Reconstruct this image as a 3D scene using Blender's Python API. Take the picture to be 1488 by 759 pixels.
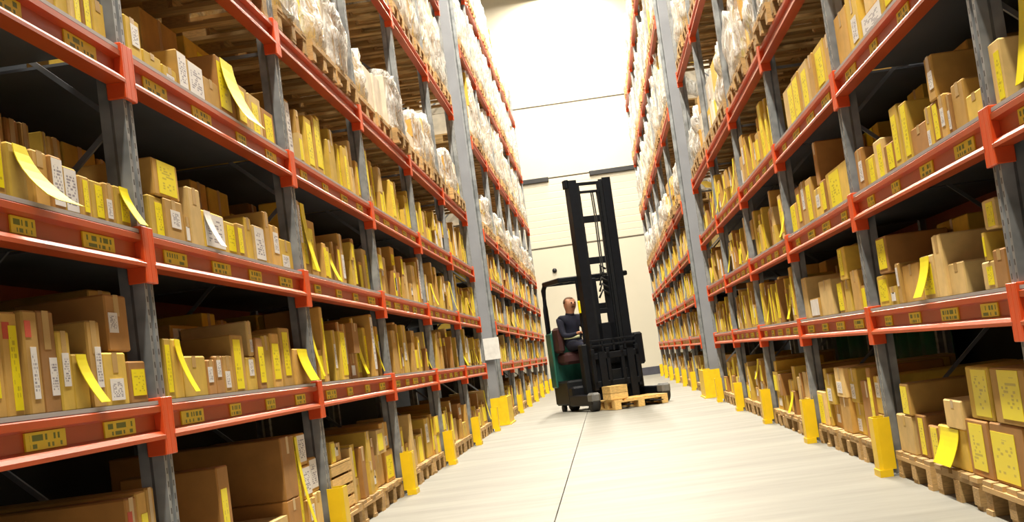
import bpy, bmesh, math, random
from mathutils import Matrix, Vector

# ------------------------------------------------------------------ camera, world, exposure
scene = bpy.context.scene
COL = scene.collection
for o in list(bpy.data.objects):
    bpy.data.objects.remove(o)
F_PX, W_PX, H_PX = 2000.0, 1488.0, 759.0
YAW, PITCH, ROLL = 0.0587, 0.0736, -0.1331
CAM = Vector((1.6879, 0.0, 0.9026))
ROT = Matrix.Rotation(YAW, 3, 'Z') @ Matrix.Rotation(math.pi / 2 + PITCH, 3, 'X') @ Matrix.Rotation(ROLL, 3, 'Z')
cd = bpy.data.cameras.new('camera')
cam = bpy.data.objects.new('camera', cd)
COL.objects.link(cam)
cam.matrix_world = Matrix.Translation(CAM) @ ROT.to_4x4()
cd.sensor_width = 36.0
cd.lens = F_PX * 36.0 / W_PX
cd.clip_end = 200
scene.camera = cam
vs = scene.view_settings
vs.view_transform = 'Standard'
vs.look = 'None'
vs.gamma = 1.0
vs.use_curve_mapping = False
vs.exposure = 0.8
world = bpy.data.worlds.new('world')
scene.world = world
world.use_nodes = True
bg = world.node_tree.nodes['Background']
bg.inputs[0].default_value = (1.0, 0.96, 0.88, 1)
bg.inputs[1].default_value = 0.22
LAMP_POWER = 410.0
LAMP_COLOR = (1.0, 0.93, 0.78)

random.seed(7)
RND = random.Random(11)
XL, XR = 0.0, 3.2
BAY = 2.8
NEAR_POSTS = [2.33 + BAY * i for i in range(7)]          # 2.33 .. 19.13
FAR_POSTS = [21.9 + BAY * i for i in range(7)]           # 21.9 .. 38.7
LEVELS = [0.86, 1.51, 2.22, 3.01, 4.52, 6.03, 7.62]
BEAM_H = 0.13
DECK_T = 0.012
WALL_Y = 42.2
CEIL_Z = 12.35


def proj(p):
    d = ROT.transposed() @ (Vector(p) - CAM)
    return (W_PX / 2 + F_PX * d.x / -d.z, H_PX / 2 - F_PX * d.y / -d.z, -d.z)


def ray(u, v):
    return ROT @ Vector(((u - W_PX / 2) / F_PX, -(v - H_PX / 2) / F_PX, -1))


def on_x(u, v, x):
    d = ray(u, v)
    return CAM + d * ((x - CAM.x) / d.x)


def y_at_u(u, x, z):
    a, b = 2.0, 60.0
    left = x < CAM.x
    for _ in range(50):
        m = (a + b) / 2
        um = proj((x, m, z))[0]
        if (um < u) == left:
            a = m
        else:
            b = m
    return (a + b) / 2


# ------------------------------------------------------------------ materials
def new_mat(name):
    m = bpy.data.materials.new(name)
    m.use_nodes = True
    nt = m.node_tree
    return m, nt, nt.nodes['Principled BSDF']


def N(nt, t, **kw):
    n = nt.nodes.new(t)
    for k, v in kw.items():
        setattr(n, k, v)
    return n


def noisy(name, c, rough=0.7, var=0.25, scale=6.0, metal=0.0, bump=0.0, bscale=60.0, stretch=(1, 1, 1), randomize=0.0, spec=0.5):
    m, nt, b = new_mat(name)
    tc = N(nt, 'ShaderNodeTexCoord')
    mp = N(nt, 'ShaderNodeMapping')
    mp.inputs['Scale'].default_value = stretch
    nt.links.new(tc.outputs['Object'], mp.inputs['Vector'])
    no = N(nt, 'ShaderNodeTexNoise')
    no.inputs['Scale'].default_value = scale
    no.inputs['Detail'].default_value = 5
    nt.links.new(mp.outputs['Vector'], no.inputs['Vector'])
    ra = N(nt, 'ShaderNodeValToRGB')
    ra.color_ramp.elements[0].position = 0.3
    ra.color_ramp.elements[1].position = 0.7
    ra.color_ramp.elements[0].color = tuple(x * (1 - var) for x in c) + (1,)
    ra.color_ramp.elements[1].color = tuple(min(1, x * (1 + var * 0.6)) for x in c) + (1,)
    nt.links.new(no.outputs['Fac'], ra.inputs['Fac'])
    src = ra.outputs['Color']
    if randomize:
        oi = N(nt, 'ShaderNodeObjectInfo')
        mr = N(nt, 'ShaderNodeMapRange')
        mr.inputs['To Min'].default_value = 1 - randomize
        mr.inputs['To Max'].default_value = 1 + randomize
        nt.links.new(oi.outputs['Random'], mr.inputs['Value'])
        hs = N(nt, 'ShaderNodeHueSaturation')
        nt.links.new(mr.outputs['Result'], hs.inputs['Value'])
        nt.links.new(src, hs.inputs['Color'])
        src = hs.outputs['Color']
    nt.links.new(src, b.inputs['Base Color'])
    b.inputs['Roughness'].default_value = rough
    b.inputs['Metallic'].default_value = metal
    b.inputs['Specular IOR Level'].default_value = spec
    if bump:
        n2 = N(nt, 'ShaderNodeTexNoise')
        n2.inputs['Scale'].default_value = bscale
        nt.links.new(mp.outputs['Vector'], n2.inputs['Vector'])
        bp = N(nt, 'ShaderNodeBump')
        bp.inputs['Strength'].default_value = bump
        bp.inputs['Distance'].default_value = 0.01
        nt.links.new(n2.outputs['Fac'], bp.inputs['Height'])
        nt.links.new(bp.outputs['Normal'], b.inputs['Normal'])
    return m


def printed(name, paper, ink, cells, axes, thr=0.5, margin=0.14, ink2=None):
    """paper with rows of small illegible print marks; axes = which generated axes run across / up the sheet"""
    m, nt, b = new_mat(name)
    tc = N(nt, 'ShaderNodeTexCoord')
    sp = N(nt, 'ShaderNodeSeparateXYZ')
    nt.links.new(tc.outputs['Generated'], sp.inputs[0])
    A, B = sp.outputs[axes[0]], sp.outputs[axes[1]]

    def M(op, a, c=None):
        n = N(nt, 'ShaderNodeMath', operation=op)
        for i, v in enumerate((a, c)):
            if v is None:
                continue
            if isinstance(v, (int, float)):
                n.inputs[i].default_value = v
            else:
                nt.links.new(v, n.inputs[i])
        return n.outputs[0]
    a = M('MULTIPLY', A, cells[0])
    c = M('MULTIPLY', B, cells[1])
    cv = N(nt, 'ShaderNodeCombineXYZ')
    nt.links.new(M('FLOOR', a), cv.inputs[0])
    nt.links.new(M('FLOOR', c), cv.inputs[1])
    oi = N(nt, 'ShaderNodeObjectInfo')
    nt.links.new(M('MULTIPLY', oi.outputs['Random'], 37.0), cv.inputs[2])
    wn = N(nt, 'ShaderNodeTexWhiteNoise', noise_dimensions='3D')
    nt.links.new(cv.outputs[0], wn.inputs['Vector'])
    on = M('GREATER_THAN', wn.outputs['Value'], thr)
    line = M('LESS_THAN', M('FRACT', c), 0.68)
    inA = M('LESS_THAN', M('ABSOLUTE', M('SUBTRACT', A, 0.5)), 0.5 - margin)
    inB = M('LESS_THAN', M('ABSOLUTE', M('SUBTRACT', B, 0.5)), 0.5 - margin)
    fac = M('MULTIPLY', M('MULTIPLY', on, line), M('MULTIPLY', inA, inB))
    mx = N(nt, 'ShaderNodeMix', data_type='RGBA')
    mx.inputs['A'].default_value = tuple(paper) + (1,)
    mx.inputs['B'].default_value = tuple(ink) + (1,)
    nt.links.new(fac, mx.inputs['Factor'])
    nt.links.new(mx.outputs['Result'], b.inputs['Base Color'])
    b.inputs['Roughness'].default_value = 0.45
    return m


M = {}
KRAFT = ['kraft_tan', 'kraft_pale', 'kraft_brown', 'kraft_gold', 'kraft_white']
for k, c in zip(KRAFT, [(0.60, 0.345, 0.075), (0.74, 0.51, 0.19), (0.42, 0.20, 0.045), (0.70, 0.46, 0.06), (0.76, 0.68, 0.54)]):
    M[k] = noisy(k, c, 0.75, 0.16, 9.0, bump=0.05, bscale=50, randomize=0.18)
M['tape'] = noisy('parcel_tape', (0.55, 0.36, 0.14), 0.3, 0.1, 20)
M['yellow_label'] = printed('yellow_label', (0.95, 0.80, 0.004), (0.60, 0.47, 0.01), (9, 13), (1, 2), 0.72)
M['yellow_plain'] = noisy('yellow_paper', (0.95, 0.80, 0.004), 0.5, 0.06, 12)
M['paper_label'] = printed('paper_label', (0.82, 0.80, 0.78), (0.30, 0.28, 0.32), (10, 14), (1, 2), 0.5)
M['paper_end'] = printed('paper_label_end', (0.80, 0.78, 0.74), (0.10, 0.10, 0.11), (9, 7), (0, 2), 0.5)
M['yellow_end'] = printed('yellow_label_end', (0.95, 0.80, 0.004), (0.48, 0.38, 0.01), (12, 11), (0, 2), 0.55)
M['paper_plain'] = noisy('white_paper', (0.82, 0.80, 0.77), 0.5, 0.12, 14)
M['red_print'] = noisy('red_print', (0.62, 0.07, 0.03), 0.6, 0.1, 10)
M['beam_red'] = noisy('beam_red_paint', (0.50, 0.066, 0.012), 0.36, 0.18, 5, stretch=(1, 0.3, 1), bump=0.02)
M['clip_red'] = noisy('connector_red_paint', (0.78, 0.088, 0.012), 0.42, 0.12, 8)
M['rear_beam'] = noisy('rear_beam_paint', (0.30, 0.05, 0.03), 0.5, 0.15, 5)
M['deck'] = noisy('shelf_deck_steel_shaded', (0.10, 0.11, 0.13), 0.5, 0.2, 4, spec=0.4)  # darkened below galvanised grey: underside shade put into the colour
M['deck_edge'] = noisy('deck_edge_grey', (0.42, 0.40, 0.40), 0.5, 0.2, 8)
M['brace'] = noisy('galvanised_brace', (0.20, 0.21, 0.23), 0.45, 0.2, 8, metal=0.3)
M['bin_label'] = printed('bin_label', (0.86, 0.68, 0.02), (0.14, 0.20, 0.01), (19, 2), (1, 2), 0.5, 0.1)
M['guard_yellow'] = noisy('guard_yellow_paint', (0.90, 0.60, 0.004), 0.45, 0.1, 6)
M['column'] = noisy('column_grey_paint', (0.27, 0.28, 0.31), 0.5, 0.12, 3)
M['wood'] = noisy('pallet_wood', (0.52, 0.33, 0.13), 0.8, 0.4, 5, stretch=(1, 1, 8), bump=0.2, bscale=40, randomize=0.25)
M['wood_new'] = noisy('fresh_pallet_wood', (0.75, 0.48, 0.16), 0.75, 0.25, 5, bump=0.15, bscale=40, randomize=0.15)
M['wall_panel'] = noisy('wall_panel_cream', (0.62, 0.575, 0.465), 0.6, 0.04, 0.8)
M['joint'] = noisy('joint_dark', (0.14, 0.12, 0.09), 0.8, 0.1, 4)
M['black_trim'] = noisy('black_trim', (0.012, 0.012, 0.014), 0.5, 0.2, 4)
M['base_dark'] = noisy('baseboard_dark', (0.06, 0.06, 0.08), 0.6, 0.2, 4)
M['side_wall'] = noisy('side_wall_shade', (0.022, 0.028, 0.040), 0.8, 0.25, 1.0)  # near-black colour stands in for the shade deep inside the racks
M['ceiling'] = noisy('ceiling_grey', (0.45, 0.42, 0.36), 0.8, 0.1, 1.0)
M['truck_black'] = noisy('truck_black_steel', (0.004, 0.005, 0.008), 0.5, 0.3, 10, spec=0.25)
M['truck_grey'] = noisy('truck_dark_grey', (0.008, 0.009, 0.011), 0.5, 0.25, 8, spec=0.25)
M['truck_green'] = noisy('truck_green_paint', (0.018, 0.11, 0.08), 0.4, 0.15, 6)
M['chrome'] = noisy('cylinder_chrome', (0.6, 0.6, 0.62), 0.2, 0.1, 8, metal=1.0)
M['rubber'] = noisy('rubber', (0.02, 0.02, 0.02), 0.8, 0.2, 12)
M['wheel_hub'] = noisy('wheel_hub_grey', (0.16, 0.16, 0.155), 0.5, 0.2, 12)
M['seat_red'] = noisy('seat_red', (0.045, 0.010, 0.010), 0.7, 0.2, 10)
M['skin'] = noisy('skin', (0.50, 0.23, 0.13), 0.55, 0.08, 10)
M['hair'] = noisy('brown_hair', (0.12, 0.055, 0.025), 0.8, 0.3, 60)
M['navy'] = noisy('navy_workwear', (0.006, 0.007, 0.022), 0.9, 0.3, 14, bump=0.2, bscale=25)
M['shoe'] = noisy('black_shoe', (0.012, 0.012, 0.012), 0.5, 0.2, 10)
M['reflective'] = noisy('reflective_band', (0.75, 0.78, 0.45), 0.4, 0.1, 20)
M['eye'] = noisy('eye_dark', (0.02, 0.015, 0.01), 0.3, 0.1, 10)
M['tarp_green'] = noisy('tarp_green', (0.02, 0.16, 0.07), 0.5, 0.3, 6)
M['lamp_metal'] = noisy('lamp_housing', (0.6, 0.6, 0.6), 0.4, 0.1, 8)

# perforated upright: rows of dark slots on a galvanised post
m, nt, b = new_mat('perforated_upright')
tc = N(nt, 'ShaderNodeTexCoord')
sp = N(nt, 'ShaderNodeSeparateXYZ')
nt.links.new(tc.outputs['Object'], sp.inputs[0])


def MM(op, a, c=None):
    n = N(nt, 'ShaderNodeMath', operation=op)
    for i, v in enumerate((a, c)):
        if v is None:
            continue
        if isinstance(v, (int, float)):
            n.inputs[i].default_value = v
        else:
            nt.links.new(v, n.inputs[i])
    return n.outputs[0]


fz = MM('FRACT', MM('MULTIPLY', sp.outputs[2], 20.0))
slot = MM('LESS_THAN', MM('ABSOLUTE', MM('SUBTRACT', fz, 0.5)), 0.22)
ay = MM('ABSOLUTE', sp.outputs[1])
slot_y = MM('LESS_THAN', MM('ABSOLUTE', MM('SUBTRACT', ay, 0.031)), 0.0065)
no = N(nt, 'ShaderNodeTexNoise')
no.inputs['Scale'].default_value = 9
nt.links.new(tc.outputs['Object'], no.inputs['Vector'])
ra = N(nt, 'ShaderNodeValToRGB')
ra.color_ramp.elements[0].position = 0.3
ra.color_ramp.elements[1].position = 0.75
ra.color_ramp.elements[0].color = (0.17, 0.18, 0.185, 1)
ra.color_ramp.elements[1].color = (0.36, 0.375, 0.385, 1)
nt.links.new(no.outputs['Fac'], ra.inputs['Fac'])
mx = N(nt, 'ShaderNodeMix', data_type='RGBA')
nt.links.new(MM('MULTIPLY', slot, slot_y), mx.inputs['Factor'])
nt.links.new(ra.outputs['Color'], mx.inputs['A'])
mx.inputs['B'].default_value = (0.03, 0.03, 0.035, 1)
nt.links.new(mx.outputs['Result'], b.inputs['Base Color'])
b.inputs['Roughness'].default_value = 0.5
b.inputs['Metallic'].default_value = 0.25
M['upright'] = m

# concrete floor: pale, slightly glossy, faint streaks across the aisle
m, nt, b = new_mat('concrete_floor')
tc = N(nt, 'ShaderNodeTexCoord')
mp = N(nt, 'ShaderNodeMapping')
mp.inputs['Scale'].default_value = (0.35, 1.6, 1)
nt.links.new(tc.outputs['Object'], mp.inputs['Vector'])
n1 = N(nt, 'ShaderNodeTexNoise')
n1.inputs['Scale'].default_value = 1.6
n1.inputs['Detail'].default_value = 8
n1.inputs['Roughness'].default_value = 0.65
nt.links.new(mp.outputs['Vector'], n1.inputs['Vector'])
ra = N(nt, 'ShaderNodeValToRGB')
ra.color_ramp.elements[0].position = 0.32
ra.color_ramp.elements[1].position = 0.62
ra.color_ramp.elements[0].color = (0.175, 0.167, 0.143, 1)
ra.color_ramp.elements[1].color = (0.25, 0.241, 0.21, 1)
nt.links.new(n1.outputs['Fac'], ra.inputs['Fac'])
nt.links.new(ra.outputs['Color'], b.inputs['Base Color'])
b.inputs['Roughness'].default_value = 0.55
b.inputs['Specular IOR Level'].default_value = 0.3
M['floor'] = m

# stretch film: whitish, glossy, partly see-through, wrinkled
m, nt, b = new_mat('stretch_film')
tc = N(nt, 'ShaderNodeTexCoord')
mp = N(nt, 'ShaderNodeMapping')
mp.inputs['Scale'].default_value = (5, 5, 1.6)
nt.links.new(tc.outputs['Object'], mp.inputs['Vector'])
n1 = N(nt, 'ShaderNodeTexNoise')
n1.inputs['Scale'].default_value = 3.0
n1.inputs['Detail'].default_value = 6
n1.inputs['Distortion'].default_value = 1.2
nt.links.new(mp.outputs['Vector'], n1.inputs['Vector'])
bp = N(nt, 'ShaderNodeBump')
bp.inputs['Strength'].default_value = 0.9
bp.inputs['Distance'].default_value = 0.08
nt.links.new(n1.outputs['Fac'], bp.inputs['Height'])
nt.links.new(bp.outputs['Normal'], b.inputs['Normal'])
b.inputs['Base Color'].default_value = (0.86, 0.84, 0.80, 1)
b.inputs['Roughness'].default_value = 0.25
tr = N(nt, 'ShaderNodeBsdfTransparent')
mxs = N(nt, 'ShaderNodeMixShader')
ra = N(nt, 'ShaderNodeValToRGB')
ra.color_ramp.elements[0].position = 0.35
ra.color_ramp.elements[1].position = 0.62
ra.color_ramp.elements[0].color = (0.18, 0.18, 0.18, 1)
ra.color_ramp.elements[1].color = (0.95, 0.95, 0.95, 1)
nt.links.new(n1.outputs['Fac'], ra.inputs['Fac'])
nt.links.new(ra.outputs['Color'], mxs.inputs['Fac'])
nt.links.new(tr.outputs[0], mxs.inputs[1])
nt.links.new(b.outputs[0], mxs.inputs[2])
nt.links.new(mxs.outputs[0], nt.nodes['Material Output'].inputs['Surface'])
M['film'] = m

m, nt, b = new_mat('lamp_tube_glow')
b.inputs['Emission Color'].default_value = LAMP_COLOR + (1,)
b.inputs['Emission Strength'].default_value = 12
M['lamp_glow'] = m


# ------------------------------------------------------------------ mesh helpers
class MB:
    def __init__(self):
        self.v, self.f, self.mi, self.smooth = [], [], [], []

    def poly(self, vs_, fs, mi=0, smooth=False):
        n = len(self.v)
        self.v += [tuple(p) for p in vs_]
        self.f += [tuple(i + n for i in f) for f in fs]
        self.mi += [mi] * len(fs)
        self.smooth += [smooth] * len(fs)

    def box(self, x0, x1, y0, y1, z0, z1, mi=0, T=None):
        p = [(x0, y0, z0), (x1, y0, z0), (x1, y1, z0), (x0, y1, z0), (x0, y0, z1), (x1, y0, z1), (x1, y1, z1), (x0, y1, z1)]
        if T is not None:
            p = [T @ Vector(q) for q in p]
        self.poly(p, [(0, 3, 2, 1), (4, 5, 6, 7), (0, 1, 5, 4), (1, 2, 6, 5), (2, 3, 7, 6), (3, 0, 4, 7)], mi)

    def chamfer(self, x0, x1, y0, y1, z0, z1, c=0.004, mi=0):
        """box with chamfered edges: 24 verts, 26 faces"""
        xs, ys, zs = (x0, x1), (y0, y1), (z0, z1)
        V, idx = [], {}
        for i in (0, 1):
            for j in (0, 1):
                for k in (0, 1):
                    sx, sy, sz = (1, -1)[i], (1, -1)[j], (1, -1)[k]
                    x, y, z = xs[i], ys[j], zs[k]
                    idx[i, j, k, 0] = len(V); V.append((x, y + sy * c, z + sz * c))
                    idx[i, j, k, 1] = len(V); V.append((x + sx * c, y, z + sz * c))
                    idx[i, j, k, 2] = len(V); V.append((x + sx * c, y + sy * c, z))
        Fs = []
        ring = [(0, 0), (1, 0), (1, 1), (0, 1)]
        for ax in range(3):
            for s in (0, 1):
                q = []
                for a, b2 in ring:
                    key = [0, 0, 0]
                    key[ax] = s
                    key[(ax + 1) % 3] = a
                    key[(ax + 2) % 3] = b2
                    q.append(idx[key[0], key[1], key[2], ax])
                Fs.append(tuple(q if s else q[::-1]))
        for ax in range(3):
            b1, b2 = (ax + 1) % 3, (ax + 2) % 3
            for s1 in (0, 1):
                for s2 in (0, 1):
                    q = []
                    for e, face in ((0, b1), (1, b1), (1, b2), (0, b2)):
                        key = [0, 0, 0]
                        key[ax] = e
                        key[b1] = s1
                        key[b2] = s2
                        q.append(idx[key[0], key[1], key[2], face])
                    Fs.append(tuple(q if s1 == s2 else q[::-1]))
        for i in (0, 1):
            for j in (0, 1):
                for k in (0, 1):
                    q = [idx[i, j, k, 0], idx[i, j, k, 1], idx[i, j, k, 2]]
                    Fs.append(tuple(q if (i + j + k) % 2 == 1 else q[::-1]))
        self.poly(V, Fs, mi)

    def tube(self, pts, r, seg=8, mi=0, smooth=True):
        pts = [Vector(p) for p in pts]
        rs = r if isinstance(r, (list, tuple)) else [r] * len(pts)
        V, Fs = [], []
        for i, p in enumerate(pts):
            t = (pts[min(i + 1, len(pts) - 1)] - pts[max(i - 1, 0)]).normalized()
            a = t.cross(Vector((0, 0, 1)))
            if a.length < 0.05:
                a = t.cross(Vector((1, 0, 0)))
            a.normalize()
            b2 = t.cross(a)
            for k in range(seg):
                an = 2 * math.pi * k / seg
                V.append(p + a * (rs[i] * math.cos(an)) + b2 * (rs[i] * math.sin(an)))
        for i in range(len(pts) - 1):
            for k in range(seg):
                k2 = (k + 1) % seg
                Fs.append((i * seg + k, i * seg + k2, (i + 1) * seg + k2, (i + 1) * seg + k))
        Fs.append(tuple(range(seg))[::-1])
        Fs.append(tuple((len(pts) - 1) * seg + k for k in range(seg)))
        self.poly(V, Fs, mi, smooth)

    def bar(self, p, q, w, h, mi=0):
        p, q = Vector(p), Vector(q)
        t = (q - p).normalized()
        a = t.cross(Vector((0, 1, 0)))
        if a.length < 0.05:
            a = t.cross(Vector((0, 0, 1)))
        a.normalize()
        b2 = t.cross(a)
        V = []
        for e in (p, q):
            for s1, s2 in ((-1, -1), (1, -1), (1, 1), (-1, 1)):
                V.append(e + a * (w / 2 * s1) + b2 * (h / 2 * s2))
        self.poly(V, [(0, 1, 2, 3)[::-1], (4, 5, 6, 7), (0, 1, 5, 4), (1, 2, 6, 5), (2, 3, 7, 6), (3, 0, 4, 7)], mi)

    def extrude(self, prof, axis, a0, a1, mi=0, mat_of=None):
        """closed 2D profile extruded along axis (0,1,2); profile coords fill the other two axes in order"""
        n = len(prof)
        V = []
        for a in (a0, a1):
            for p in prof:
                c = [0, 0, 0]
                o = [i for i in range(3) if i != axis]
                c[axis] = a
                c[o[0]], c[o[1]] = p
                V.append(tuple(c))
        base = len(self.v)
        self.poly(V, [(i, (i + 1) % n, n + (i + 1) % n, n + i) for i in range(n)] + [tuple(range(n))[::-1], tuple(range(n, 2 * n))], mi)

    def mesh(self, name, mats, fix=True):
        me = bpy.data.meshes.new(name)
        me.from_pydata(self.v, [], self.f)
        for mm in (mats if isinstance(mats, (list, tuple)) else [mats]):
            me.materials.append(M[mm] if isinstance(mm, str) else mm)
        me.polygons.foreach_set('material_index', self.mi)
        me.polygons.foreach_set('use_smooth', self.smooth)
        if fix:
            bm = bmesh.new()
            bm.from_mesh(me)
            bmesh.ops.recalc_face_normals(bm, faces=bm.faces)
            bm.to_mesh(me)
            bm.free()
        me.update()
        return me

    def build(self, name, mats, parent=None, loc=(0, 0, 0)):
        return link(name, self.mesh(name, mats), parent, loc)


def link(name, data, parent=None, loc=(0, 0, 0), scale=None, rotz=0):
    o = bpy.data.objects.new(name, data)
    COL.objects.link(o)
    o.location = loc
    if rotz:
        o.rotation_euler = (0, 0, rotz)
    if scale is not None:
        o.scale = scale
    if parent is not None:
        o.parent = parent
    return o


UNIT = {}


def unit(mat):
    if mat not in UNIT:
        mb = MB()
        mb.box(-.5, .5, -.5, .5, -.5, .5)
        UNIT[mat] = mb.mesh('piece_' + mat, mat)
    return UNIT[mat]


def piece(name, mat, parent, x0, x1, y0, y1, z0, z1):
    return link(name, unit(mat), parent, ((x0 + x1) / 2, (y0 + y1) / 2, (z0 + z1) / 2), (abs(x1 - x0), abs(y1 - y0), abs(z1 - z0)))


def tag(o, label=None, cat=None, group=None, kind=None):
    if label:
        o['label'] = label
    if cat:
        o['category'] = cat
    if group:
        o['group'] = group
    if kind:
        o['kind'] = kind
    return o


def thing(name, label, cat, loc=(0, 0, 0), rotz=0, group=None):
    return tag(link(name, None, None, loc, None, rotz), label, cat, group)


def copy_tree(o, parent=None):
    c = o.copy()
    COL.objects.link(c)
    c.parent = parent
    for ch in o.children:
        copy_tree(ch, c)
    return c


ORD = ['first', 'second', 'third', 'fourth', 'fifth', 'sixth', 'seventh', 'eighth', 'ninth', 'tenth', 'eleventh', 'twelfth',
       'thirteenth', 'fourteenth', 'fifteenth', 'sixteenth', 'seventeenth', 'eighteenth', 'nineteenth', 'twentieth',
       'twenty-first', 'twenty-second', 'twenty-third', 'twenty-fourth', 'twenty-fifth', 'twenty-sixth', 'twenty-seventh',
       'twenty-eighth', 'twenty-ninth', 'thirtieth']

# ------------------------------------------------------------------ the setting
mb = MB()
mb.box(-1.3, 4.5, -2.0, WALL_Y, -0.16, -0.02)
floor = tag(mb.build('floor', 'joint'), 'pale concrete aisle floor with a lengthwise joint', kind='structure')
slabs_x = [(-1.3, 1.2725), (1.2795, 4.5)]
slabs_y = [(-2.0, 13.1), (13.106, 27.6), (27.606, WALL_Y)]
for a, c in slabs_x:
    mb = MB()
    mb.box(a, c, -2.0, WALL_Y, -0.0205, 0)
    mb.build('slab', 'floor', floor)

wall = MB()
wall.box(-1.3, 4.5, WALL_Y + 0.02, WALL_Y + 0.2, 0, CEIL_Z)
wall_end = tag(wall.build('wall_end', 'joint'), 'cream panelled wall closing the far end of the aisle', kind='structure')
zj = [0.0, 4.24, 6.37, 8.64, CEIL_Z]
for i in range(4):
    mb = MB()
    if i == 1:      # ribbed cladding panel
        z = zj[1] + 0.05
        k = 0
        while z < zj[2] - 0.02:
            z2 = min(z + 0.21, zj[2])
            prof = [(WALL_Y + 0.03, z), (WALL_Y + .004, z), (WALL_Y, z + 0.02), (WALL_Y, z2 - 0.02), (WALL_Y + .004, z2), (WALL_Y + 0.03, z2)]
            mb.extrude(prof, 0, -1.3, 4.5)
            z = z2
    else:
        mb.box(-1.3, 4.5, WALL_Y, WALL_Y + 0.03, zj[i] + (0.05 if i else 0), zj[i + 1])
    mb.build('wall_panel', 'wall_panel', wall_end)
mb = MB(); mb.box(-1.3, 4.5, WALL_Y - 0.03, WALL_Y, 0, 0.24)
tag(mb.build('baseboard_end', 'base_dark'), kind='structure')
for i, (a, c) in enumerate(((-1.2, 0.66), (1.93, 4.4))):  # bar left open in the middle, glare washing it out put into the shape
    mb = MB()
    mb.chamfer(a, c, WALL_Y - 0.09, WALL_Y, 6.30, 6.44, 0.01)
    tag(mb.build('trim_%d' % (i + 1), 'black_trim'), kind='structure')
mb = MB(); mb.tube([(0.47, WALL_Y, 3.55), (0.47, WALL_Y - 0.05, 3.55)], 0.07, 14)
o = tag(mb.build('wall_fitting', 'black_trim'), 'small round black fitting on the far cream wall above the forklift', 'wall fitting')
mb = MB(); mb.box(-1.5, -1.3, -2.0, WALL_Y + .2, 0, CEIL_Z)  # side walls double as a dark backing for the shaded rack depth
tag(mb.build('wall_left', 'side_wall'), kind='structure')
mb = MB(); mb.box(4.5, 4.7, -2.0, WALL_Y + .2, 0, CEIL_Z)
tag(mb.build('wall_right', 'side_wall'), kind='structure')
mb = MB(); mb.box(-1.5, 4.7, -2.0, WALL_Y + .2, CEIL_Z, CEIL_Z + 0.2)
tag(mb.build('ceiling', 'ceiling'), kind='structure')

# ------------------------------------------------------------------ aisle lamps under the ceiling
lampmesh = MB()
lampmesh.extrude([(-0.16, 0.12), (-0.2, 0.0), (-0.17, 0.0), (-0.13, 0.05), (0.13, 0.05), (0.17, 0.0), (0.2, 0.0), (0.16, 0.12)], 1, -0.75, 0.75)
lampmesh = lampmesh.mesh('lamp_housing', 'lamp_metal')
tubemesh = MB()
for dx in (-0.07, 0.07):
    tubemesh.tube([(dx, -0.7, 0.025), (dx, 0.7, 0.025)], 0.018, 8)
tubemesh = tubemesh.mesh('lamp_tubes', 'lamp_glow')
ld = bpy.data.lights.new('lamp_light', 'AREA')
ld.shape = 'RECTANGLE'
ld.size, ld.size_y = 0.36, 1.4
ld.energy = LAMP_POWER
ld.color = LAMP_COLOR
for i in range(15):
    y = -0.6 + 3.0 * i
    t = thing('aisle_lamp', 'twin tube lamp under the ceiling, %s from the open end' % ORD[i], 'lamp', (1.6, y, 12.0), 0, 'lamps above the aisle')
    link('housing', lampmesh, t)
    link('tubes', tubemesh, t)
    for dy in (-0.6, 0.6):
        piece('hanger', 'lamp_metal', t, -0.01, 0.01, dy - .01, dy + .01, 0.11, CEIL_Z - 12.0)
    link('lamp_light', ld, t, (0, 0, -0.01))

# ------------------------------------------------------------------ pallet racks
SIDES = {'left': (XL, -1), 'right': (XR, 1)}
RACK_D = 1.1
POST_TOP = 8.6


def prism_mirror(prof, s):
    return [(s * a, b2) for a, b2 in prof]


SHARED = {}


def shared(key, fn):
    if key not in SHARED:
        SHARED[key] = fn()
    return SHARED[key]


def post_mesh(s):
    mb = MB()
    prof = [(0, -.05), (0, -.018), (.014, -.012), (.014, .012), (0, .018), (0, .05), (.045, .05), (.06, .038), (.1, .038), (.1, -.038), (.06, -.038), (.045, -.05)]
    mb.extrude(prism_mirror(prof, s), 2, 0, POST_TOP)
    mb.box(min(-s * .02, s * .12), max(-s * .02, s * .12), -.075, .075, 0, .008)
    return mb.mesh('upright_post', 'upright')


def beam_mesh(s, L):
    h = BEAM_H / 2
    prof = [(-.004, h), (-.014, h - .006), (-.014, h - .028), (.014, h - .036), (.014, -h + .040), (-.012, -h + .026), (-.020, -h + .014), (-.020, -h), (.05, -h), (.05, h)]
    mb = MB()
    mb.extrude(prism_mirror(prof, s), 1, -L / 2, L / 2)
    return mb.mesh('beam_channel', 'beam_red')


def rear_beam_mesh(s, L):
    mb = MB()
    h = BEAM_H / 2
    mb.box(-.025, .025, -L / 2, L / 2, -h, h)
    return mb.mesh('rear_beam', 'rear_beam')


def clip_mesh(s, e):
    """connector plate at the beam end e (+1 far, -1 near): front plate wrapping the post and a side hook"""
    mb = MB()
    a, c = sorted((0.0, e * 0.051))
    mb.chamfer(*sorted((-s * .019, -s * .001)), a, c, -.125, .092, 0.003)
    a, c = sorted((-e * 0.016, 0.001 * e))
    mb.chamfer(*sorted((-s * .019, s * .055)), a, c, -.125, .092, 0.003)
    return mb.mesh('connector_plate', 'clip_red')


def brace_mesh(p, q):
    mb = MB()
    mb.bar(p, q, 0.02, 0.018)
    return mb.mesh('brace', 'brace')


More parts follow.
